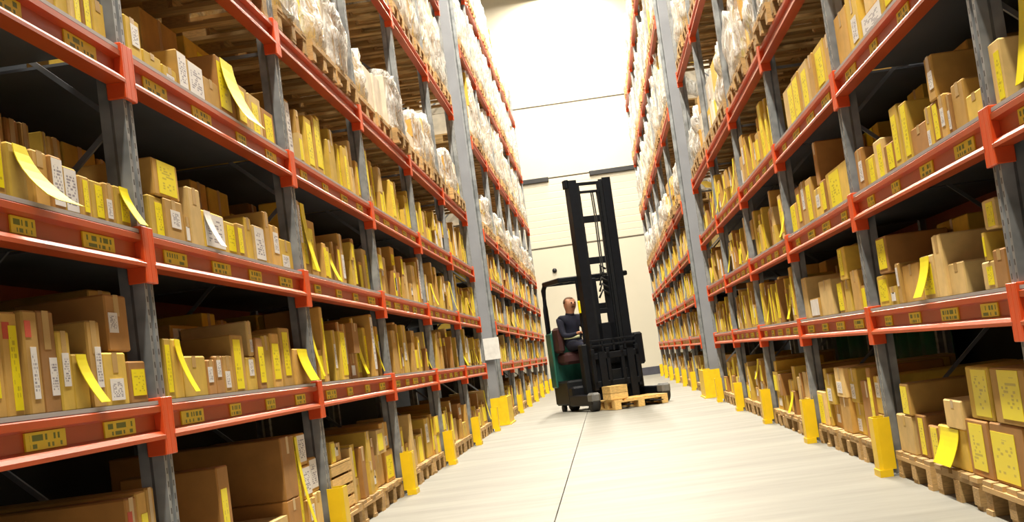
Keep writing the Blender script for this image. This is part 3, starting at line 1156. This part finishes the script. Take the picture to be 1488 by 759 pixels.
def carton_parts(q, s, emit):
    """decor of a carton as (name, material, x0,x1,y0,y1,z0,z1) with x measured outward from the front (local)"""
    rng = random.Random(int(q['y0'] * 1000) + int(q['z0'] * 77777) + (5 if s > 0 else 0))
    w, h, st = q['y1'] - q['y0'], q['h'], q['style']
    dep = q['dep']
    n_ = -w / 2
    if 'y' in st:
        ww = w * rng.uniform(.45, .8)
        o_ = rng.uniform(0, w - ww)
        emit('yellow_label', 'yellow_label', 0, .002, n_ + o_, n_ + o_ + ww, h * rng.uniform(.04, .2), h * rng.uniform(.8, .97))
    if 'w' in st:
        ww = w * rng.uniform(.4, .6)
        o_ = rng.uniform(.1, .9) * (w - ww)
        z0 = h * rng.uniform(.1, .45)
        emit('paper_label', 'paper_label', 0, .002 if 'y' not in st else .0035, n_ + o_, n_ + o_ + ww, z0, z0 + h * rng.uniform(.35, .5))
    if 'W' in st:
        emit('paper_label', 'paper_label', 0, .002, n_ + w * .06, n_ + w * .94, h * .12, h * .95)
    if 'r' in st:
        emit('print_band', 'red_print', 0, .0012, n_ + w * .08, n_ + w * .5, h * .74, h * .9)
    if 'E' in st:
        emit('end_label', 'yellow_end', 'end', None, .15, .75, h * .08, h * .92)
    if st in ('k', 'kD', 'kY', 'r') or (st == 'w'):
        emit('parcel_tape', 'tape', 0, .001, -min(.025, w * .2), min(.025, w * .2), h * .62 if st == 'w' else h * .72, h)


def place_single(q):
    xf, s = SIDES[q['side']]
    w, h, dep = q['y1'] - q['y0'], q['h'], q['dep']
    mb = MB()
    mb.chamfer(*sorted((0, s * dep)), -w / 2, w / 2, 0, h, min(.006, w * .08))
    # slightly gaping top flap seam
    o = mb.build('cardboard_box', q['mat'], None, (xf + s * q['d0'], (q['y0'] + q['y1']) / 2, q['z0'] + .0005))

    def emit(name, mat, a, b2, y0, y1, z0, z1):
        if a == 'end':
            piece(name, mat, o, s * dep * y0, s * dep * y1, -w / 2 - .002, -w / 2, z0, z1)
            return
        piece(name, mat, o, -s * .0002, -s * b2, y0, y1, z0, z1)
    carton_parts(q, s, emit)
    st = q['style']
    if 'Y' in st or 'Z' in st:
        tg = tag_strip(s, -w * .3, w * (.35 if 'Y' in st else .48), h, 'Z' in st)
        tg.build('hanging_tag', 'yellow_plain', o)
    if 'T' in st:
        tg = tag_strip(s, -w * .48, -w * .2, h, False)
        tg.build('hanging_tag', 'paper_plain', o)
    size = 'tall' if h > 2.4 * w else ('wide' if w > h * 1.1 else ('small' if h < .2 else 'upright'))
    mark = 'plain'
    if 'Y' in st or 'Z' in st:
        mark = 'yellow-tagged'
    elif 'y' in st:
        mark = 'yellow-labelled'
    elif 'w' in st or 'W' in st:
        mark = 'white-labelled'
    elif 'r' in st:
        mark = 'red-printed'
    tier = ['', 'stacked ', 'top-stacked '][min(2, q['tier'])]
    pos = '%s%s' % (ORD[min(q['ord'], 29)], ' in back row' if q['row'] else '')
    lab = '%s%s %s %s carton, %s, %s bay, %s, %s %s rack' % (tier, size, TINT[q['mat']], mark, pos, ORD[q['bay']], LEVEL_NAME[q['level']], 'far' if q['far'] else 'near', q['side'])
    tag(o, lab, 'box', 'cartons on the %s of the %s rack' % (LEVEL_NAME[q['level']], q['side']))


for q in SINGLE:
    place_single(q)

mats = KRAFT + ['yellow_plain', 'paper_plain', 'tape', 'red_print']
rest = MB()
for q in REST:
    xf, s = SIDES[q['side']]
    x0 = xf + s * q['d0']
    ym = (q['y0'] + q['y1']) / 2
    rest.box(*sorted((x0, x0 + s * q['dep'])), q['y0'], q['y1'], q['z0'] + .0005, q['z0'] + q['h'], mats.index(q['mat']))

    def emit(name, mat, a, b2, y0, y1, z0, z1):
        mi = {'yellow_label': 5, 'paper_label': 6, 'tape': 7, 'red_print': 8}.get(mat, 5)
        if a == 'end':
            return
        rest.box(*sorted((x0 - s * .0002, x0 - s * .0025)), ym + y0, ym + y1, q['z0'] + z0, q['z0'] + z1, mi)
    carton_parts(q, s, emit)
    if 'Y' in q['style']:
        w = q['y1'] - q['y0']
        tg = tag_strip(s, -w * .3, w * .35, q['h'], False)
        rest.poly([(x0 + a, ym + b2, q['z0'] + c) for a, b2, c in tg.v], tg.f, 5)
ro = rest.build('cardboard_boxes', mats)
tag(ro, 'the many smaller cartons filling the distant and rear shelf spaces', 'boxes', kind='stuff')

# slatted wooden crate on the floor pallet beside the second left upright
cr = thing('slatted_crate', 'pale wooden slatted crate with gaps on the left floor pallet, boxes on top', 'crate', (0, 8.14, P_H + .001))
for k_ in range(4):
    z_ = .012 + k_ * .072
    piece('slat', 'wood_new', cr, -.02, -.032, 0, .62, z_, z_ + .056)
    piece('slat', 'wood_new', cr, -.6, -.032, 0, .012, z_, z_ + .056)
    piece('slat', 'wood_new', cr, -.6, -.032, .608, .62, z_, z_ + .056)
    piece('slat', 'wood_new', cr, -.612, -.6, 0, .62, z_, z_ + .056)
for x_ in (-.06, -.575):
    for y_ in (.014, .58):
        piece('corner_post', 'wood_new', cr, x_, x_ + .026, y_, y_ + .026, .01, .29)
piece('crate_floor', 'wood_new', cr, -.6, -.032, .012, .608, 0, .012)
piece('crate_lid', 'wood_new', cr, -.612, -.02, 0, .62, .288, .2995)

# ------------------------------------------------------------------ reach truck
A = math.radians(20)
TX, TY = 1.76, 22.0
truck = thing('reach_truck', 'black and green reach truck with tall mast standing across the aisle', 'forklift', (TX, TY, 0), A)


def tpart(name, mats, fn, parent=None):
    mb = MB()
    fn(mb)
    return mb.build(name, mats, parent or truck)


MAST_H = 3.66
for sx in (-1, 1):
    def f(mb, sx=sx):
        prof = [(sx * .36, -.1), (sx * .36, .1), (sx * .22, .1), (sx * .22, .075), (sx * .33, .075), (sx * .33, -.075), (sx * .22, -.075), (sx * .22, -.1)]
        mb.extrude(prof, 2, .06, MAST_H)
    mch = tpart('mast_channel', 'truck_black', f)

    def f(mb, sx=sx):
        prof = [(sx * .31, -.07), (sx * .31, .07), (sx * .17, .07), (sx * .17, .045), (sx * .285, .045), (sx * .285, -.045), (sx * .17, -.045), (sx * .17, -.07)]
        mb.extrude(prof, 2, .10, MAST_H - .06)
    tpart('inner_mast_channel', 'truck_grey', f)

    def f(mb, sx=sx):
        mb.tube([(sx * .215, .10, .2), (sx * .215, .10, 1.9)], .035, 12)
    cyl = tpart('lift_cylinder', 'truck_black', f)

    def f(mb, sx=sx):
        mb.tube([(sx * .215, .10, 1.9), (sx * .215, .10, MAST_H - .15)], .02, 10)
    tpart('piston_rod', 'chrome', f, cyl)

    def f(mb, sx=sx):
        for k in range(60):
            z = .5 + k * .05
            mb.box(sx * .16 - .010, sx * .16 + .010, -.02 - (.004 if k % 2 else 0), .02, z, z + .049)
    tpart('lift_chain', 'truck_grey', f)
for z, hh, yy in ((MAST_H - .05, .05, 0.09), (MAST_H - .19, .04, .03), (3.03, .11, .085), (2.36, .11, .085), (1.62, .1, .085), (.75, .12, .085)):
    tpart('mast_crossbar', 'truck_black', lambda mb: mb.chamfer(-.33, .33, yy - .025, yy + .025, z - hh / 2, z + hh / 2, .006))
tpart('mast_top_bracket', 'truck_black', lambda mb: mb.chamfer(-.40, -.34, -.06, .08, MAST_H - .12, MAST_H + .02, .008))


def f(mb):      # hoses over a pulley
    for dx in (.06, .09, .155):
        mb.tube([(dx, .05, 1.2), (dx, .06, 2.2), (dx + .01, .06, 3.1), (dx, .06, MAST_H - .2)], .011, 6)


tpart('hydraulic_hose', 'rubber', f)


def f(mb):      # hose guide bundle seen in the lower mast opening
    for k in range(5):
        z = 1.75 + .1 * k
        mb.tube([(-.06 + .02 * k, .0, z), (.0, -.05, z + .12), (.1, -.02, z + .05)], .018, 6)


tpart('hose_loop', 'rubber', f)

# fork carriage
tpart('carriage', 'truck_black', lambda mb: [mb.chamfer(-.40, .40, -.20, -.13, z, z + .1, .008) for z in (.34, .78)] + [mb.chamfer(x - .03, x + .03, -.2, -.12, .3, .95, .006) for x in (-.37, -.12, .12, .37)])
tpart('load_backrest', 'truck_black', lambda mb: [mb.chamfer(-.40, .40, -.19, -.15, z, z + .03, .004) for z in (1.06, .98)] + [mb.chamfer(x - .018, x + .018, -.19, -.15, .9, 1.09, .004) for x in (-.38, -.19, 0, .19, .38)])
for sx in (-1, 1):
    def f(mb, sx=sx):
        x = sx * .24
        prof = [(-.21, .9), (-.25, .9), (-.25, .09), (-1.2, .07), (-1.2, .055), (-.21, .04)]
        mb.extrude([(a, b2) for a, b2 in prof], 0, x - .055, x + .055)
    tpart('fork', 'truck_black', f)
tpart('reach_carriage', 'truck_grey', lambda mb: [mb.chamfer(-.44, .44, .1, .3, .16, 1.05, .02), mb.chamfer(-.36, .36, -.08, .12, .16, .6, .01)])

# straddle legs with load wheels
for sx in (-1, 1):
    leg = tpart('straddle_leg', 'truck_black', lambda mb: mb.chamfer(sx * .58 - .06, sx * .58 + .06, -.62, .45, .09, .26, .015))
    tpart('wheel_housing', 'wheel_hub', lambda mb: mb.chamfer(sx * .58 - .07, sx * .58 + .07, -.70, -.44, .14, .29, .03), leg)

    def f(mb, sx=sx):
        mb.tube([(sx * .58 - .055, -.55, .14), (sx * .58 + .055, -.55, .14)], .14, 20)
    tpart('load_wheel', 'rubber', f, leg)

# chassis: battery box, engine hood, operator side
tpart('chassis', 'truck_black', lambda mb: [mb.chamfer(-.18, .62, .3, .52, .08, 1.02, .03), mb.chamfer(-.62, -.18, .3, .52, .08, .40, .03)])
tpart('mast_panel', 'truck_black', lambda mb: [mb.chamfer(-.24, -.07, .02, .08, .9, 2.08, .01), mb.chamfer(.06, .24, .02, .08, .9, 2.1, .01), mb.chamfer(-.24, .24, .02, .08, .9, 1.35, .01), mb.chamfer(-.08, .07, .02, .08, 1.5, 1.58, .004)])
tpart('battery_box', 'truck_black', lambda mb: mb.chamfer(-.1, .62, .52, 1.25, .12, .98, .03))
hood = tpart('instrument_console', 'truck_black', lambda mb: [mb.chamfer(-.02, .46, .45, .9, .98, 1.2, .05), mb.chamfer(.1, .5, .42, .6, 1.1, 1.34, .03)])
tpart('console_light', 'reflective', lambda mb: mb.chamfer(.44, .5, .405, .42, 1.24, 1.28, .005), hood)
tpart('side_cowl', 'truck_black', lambda mb: mb.chamfer(.5, .66, .2, .6, .62, 1.14, .03))
tpart('cab_floor', 'truck_grey', lambda mb: mb.chamfer(-.62, -.1, .5, 1.25, .1, .5, .03))
rp = tpart('rear_panel', 'truck_green', lambda mb: [mb.chamfer(-.64, -.08, 1.16, 1.27, .45, 1.35, .04), mb.chamfer(-.65, -.61, .98, 1.25, .4, 1.3, .015)])
tpart('drive_wheel', 'rubber', lambda mb: mb.tube([(-.45, 1.0, .13), (-.33, 1.0, .13)], .13, 20))
tpart('caster_wheel', 'rubber', lambda mb: mb.tube([(-.60, .98, .06), (-.54, .98, .06)], .06, 16))
tpart('foot_pedal', 'chrome', lambda mb: [mb.chamfer(-.22, -.12, .42, .5, .40, .5, .01), mb.chamfer(-.30, -.2, .36, .42, .22, .34, .02)])
tpart('headlamp', 'wheel_hub', lambda mb: mb.tube([(.44, .28, .34), (.44, .22, .34)], .04, 14))


def f(mb):
    # overhead guard: pillars, roof frame and bars
    mb.tube([(-.6, 1.2, .9), (-.6, 1.2, 1.7), (-.595, 1.19, 2.03), (-.57, 1.15, 2.11), (-.5, 1.1, 2.13)], .042, 10)
    mb.tube([(.55, 1.2, .9), (.55, 1.2, 2.05), (.5, 1.15, 2.13)], .042, 10)


guard = tpart('guard_pillar', 'truck_black', f)


def f(mb):
    mb.chamfer(-.62, .58, 1.06, 1.16, 2.08, 2.16, .015)
    mb.chamfer(-.62, .58, .28, .38, 2.08, 2.16, .015)
    for x in (-.62, .5):
        mb.chamfer(x, x + .08, .3, 1.14, 2.08, 2.16, .015)


roof = tpart('overhead_guard', 'truck_black', f)
for k in range(6):
    x = -.45 + .17 * k
    tpart('roof_bar', 'truck_black', lambda mb: mb.box(x - .015, x + .015, .36, 1.08, 2.10, 2.14), roof)
tpart('guard_pillar', 'truck_black', lambda mb: mb.bar((-.30, .27, .9), (-.30, .27, 2.1), .06, .06))
tpart('seat', 'seat_red', lambda mb: [mb.chamfer(-.56, -.10, .62, 1.08, .76, .96, .05)])
tpart('seat_back', 'seat_red', lambda mb: [mb.chamfer(-.60, -.50, .70, 1.06, .96, 1.38, .04)])
st_ = tpart('steering_knob', 'truck_black', lambda mb: [mb.tube([(.05, .62, 1.2), (.05, .62, 1.25)], .1, 16), mb.tube([(.1, .58, 1.24), (.1, .58, 1.31)], .02, 8)])
tpart('mirror', 'yellow_plain', lambda mb: mb.chamfer(-.36, -.33, .18, .24, 1.55, 1.75, .008))

# pallet held on the forks
cp = thing('wooden_pallet', 'fresh pale wooden pallet carried low on the reach truck forks', 'pallet', (TX, TY, 0), A)
root_off = -0.28
for k, x0, x1, y0, y1, z0, z1 in pallet_boards(.8, .86):
    # here the boards run across the truck: swap axes
    piece(k, 'wood_new', cp, y0 - .02, y1 - .02, root_off - .02 - x1, root_off - .02 - x0, z0 + .004, z1 + .004)
wb = thing('wooden_crate', 'small pale wooden crate on the left corner of the carried pallet', 'crate', (TX, TY, 0.1485), A)
for k in range(2):
    piece('plank', 'wood_new', wb, -.46, -.22, -1.05, -1.03, .01 + k * .095, .10 + k * .095)
    piece('plank', 'wood_new', wb, -.46, -.22, -.72, -.70, .01 + k * .095, .10 + k * .095)
    piece('plank', 'wood_new', wb, -.48, -.46, -1.05, -.70, .01 + k * .095, .10 + k * .095)
    piece('plank', 'wood_new', wb, -.22, -.20, -1.05, -.70, .01 + k * .095, .10 + k * .095)
piece('lid', 'wood_new', wb, -.48, -.20, -1.05, -.70, .196, .215)
piece('base_board', 'wood_new', wb, -.46, -.22, -1.03, -.72, 0, .015)

# ------------------------------------------------------------------ the driver
def person():
    """seated driver; local frame: +x = facing direction, z up, origin on the seat"""
    J, E, R = [], [], []

    def j(p, r, parent=None):
        J.append(Vector(p))
        R.append(r)
        if parent is not None:
            E.append((parent, len(J) - 1))
        return len(J) - 1
    pel = j((0, 0, .10), (.15, .17))
    sp1 = j((-.01, 0, .26), (.125, .155), pel)
    sp2 = j((-.01, 0, .42), (.13, .18), sp1)
    chest = j((.01, 0, .52), (.12, .19), sp2)
    nk0 = j((.02, 0, .585), (.080, .085), chest)
    nk1 = j((.035, 0, .64), (.072, .072), nk0)
    hd0 = j((.050, 0, .695), (.098, .082), nk1)
    hd1 = j((.05, 0, .77), (.112, .088), hd0)
    hd2 = j((.045, 0, .84), (.104, .084), hd1)
    hd3 = j((.035, 0, .875), (.06, .055), hd2)
    nose = j((.178, 0, .765), (.016, .016), hd1)
    hands = []
    for sy in (-1, 1):
        ear = j((.04, sy * .088, .77), (.018, .012), hd1)
        sh = j((.0, sy * .20, .53), (.085, .085), chest)
        up = j((.05, sy * .225, .40), (.060, .060), sh)
        el = j((.13, sy * .24, .26), (.048, .048), up)
        fa = j((.26, sy * .19, .25), (.042, .042), el)
        wr = j((.38, sy * .14, .275), (.027, .031), fa)
        pm = j((.45, sy * .125, .285), (.020, .042), wr)
        hands.append((sy, Vector((.45, sy * .125, .285))))
        hip = j((.08, sy * .10, .08), (.10, .10), pel)
        th = j((.27, sy * .12, .09), (.082, .082), hip)
        kn = j((.45, sy * .13, .07), (.062, .062), th)
        cf = j((.46, sy * .13, -.12), (.060, .055), kn)
        an = j((.44, sy * .13, -.33), (.042, .042), cf)
        hl = j((.45, sy * .13, -.385), (.042, .042), an)
        toe = j((.60, sy * .14, -.40), (.032, .045), hl)
    me = bpy.data.meshes.new('driver_skeleton')
    me.from_pydata(J, E, [])
    ob = bpy.data.objects.new('driver_skeleton', me)
    COL.objects.link(ob)
    sk = ob.modifiers.new('skin', 'SKIN')
    sk.use_smooth_shade = True
    for i, v in enumerate(me.skin_vertices[0].data if me.skin_vertices else []):
        v.radius = R[i]
        v.use_root = (i == 0)
    sub = ob.modifiers.new('sub', 'SUBSURF')
    sub.levels = sub.render_levels = 2
    dg = bpy.context.evaluated_depsgraph_get()
    dg.update()
    body = bpy.data.meshes.new_from_object(ob.evaluated_get(dg))
    bpy.data.objects.remove(ob)
    # hands: five tapered fingers of unequal length, curled round the control
    mb = MB()
    for sy, p in hands:
        for k, (dy, L, r) in enumerate(((-.030, .060, .0085), (-.010, .072, .0092), (.011, .068, .009), (.031, .052, .008))):
            b0 = p + Vector((.025, dy, .002))
            mb.tube([b0, b0 + Vector((L * .5, 0, .004)), b0 + Vector((L * .8, 0, -.014)), b0 + Vector((L * .86, 0, -.034))], [r, r, r * .92, r * .7], 7)
        b0 = p + Vector((-.015, -sy * .035, .0))
        mb.tube([b0, b0 + Vector((.025, -sy * .022, -.004)), b0 + Vector((.058, -sy * .02, -.014))], [.011, .010, .007], 7)
    bm = bmesh.new()
    bm.from_mesh(body)
    tmp = mb.mesh('fingers', 'skin')
    bm.from_mesh(tmp)
    bpy.data.meshes.remove(tmp)
    bm.faces.ensure_lookup_table()
    for fc in bm.faces:
        c = fc.calc_center_median()
        fc.smooth = True
        mi = 1
        if c.z > .615:
            mi = 0
        elif c.x > .385 and c.z > .2:
            mi = 0
        elif c.z < -.335:
            mi = 3
        elif c.z < .17:
            mi = 2
        fc.material_index = mi
    out = bpy.data.meshes.new('driver_body')
    bm.to_mesh(out)
    bm.free()
    for k in ('skin', 'navy', 'navy', 'shoe'):
        out.materials.append(M[k])
    o = link('person', out)
    tag(o, 'person in navy workwear seated sideways in the reach truck cab holding the controls', 'person')
    def face_x(y, z):
        c = [v.co.x for v in out.vertices if abs(v.co.y - y) < .02 and abs(v.co.z - z) < .02]
        return max(c) if c else .14
    skull = [v.co for v in out.vertices if v.co.z > .74 and v.co.x < .135]
    sx0, sx1 = min(c.x for c in skull), max(face_x(0, .86), .1)
    sy1 = sorted(abs(c.y) for c in skull)[int(len(skull) * .93)]
    sz1 = max(c.z for c in skull)
    # short hair cap with a receding front, on the back and sides of the skull
    bm = bmesh.new()
    bmesh.ops.create_uvsphere(bm, u_segments=20, v_segments=14, radius=1)
    bmesh.ops.delete(bm, geom=[v for v in bm.verts if v.co.z < -.35 or (v.co.x > .45 and v.co.z < .5) or (v.co.x > .1 and v.co.z < .0)], context='VERTS')
    for v in bm.verts:
        v.co = Vector(((sx0 + .13) / 2 + v.co.x * ((.13 - sx0) / 2 + .012), v.co.y * (sy1 + .012), .80 + v.co.z * (sz1 - .80 + .012)))
    hm = bpy.data.meshes.new('hair')
    bm.to_mesh(hm)
    bm.free()
    hm.materials.append(M['hair'])
    h = link('hair', hm, o)
    so = h.modifiers.new('thick', 'SOLIDIFY')
    so.thickness = .01
    for sy in (-1, 1):
        mb = MB()
        ex = face_x(sy * .034, .785)
        mb.tube([(ex - .012, sy * .034, .785), (ex + .003, sy * .034, .785)], .012, 8)
        mb.build('eye', 'eye', o)
    mb = MB(); ex = face_x(0, .715); mb.box(ex - .02, ex + .002, -.026, .026, .712, .722)
    mb.build('mouth', 'seat_red', o)
    # reflective waist band and collar
    n = 24
    mb = MB()
    V = []
    for z in (.20, .25):
        for k in range(n):
            a = 2 * math.pi * k / n
            V.append((-.005 + .152 * math.cos(a), .178 * math.sin(a), z))
    mb.poly(V, [(k, (k + 1) % n, n + (k + 1) % n, n + k) for k in range(n)], 0, True)
    bnd = mb.build('reflective_band', 'reflective', o)
    so = bnd.modifiers.new('thick', 'SOLIDIFY')
    so.thickness = .008
    mb = MB()
    V = []
    for z, rr in ((.575, .078), (.625, .070)):
        for k in range(n):
            a = 2 * math.pi * k / n
            V.append((.025 + rr * math.cos(a), rr * 1.05 * math.sin(a), z))
    mb.poly(V, [(k, (k + 1) % n, n + (k + 1) % n, n + k) for k in range(n)], 0, True)
    col_ = mb.build('collar', 'navy', o)
    so = col_.modifiers.new('thick', 'SOLIDIFY')
    so.thickness = .01
    return o


drv = person()
T = Matrix.Translation((TX, TY, 0)) @ Matrix.Rotation(A, 4, 'Z')
sp_ = T @ Vector((-.33, .82, .97))
drv.location = sp_
drv.rotation_euler = (0, 0, math.radians(-54))
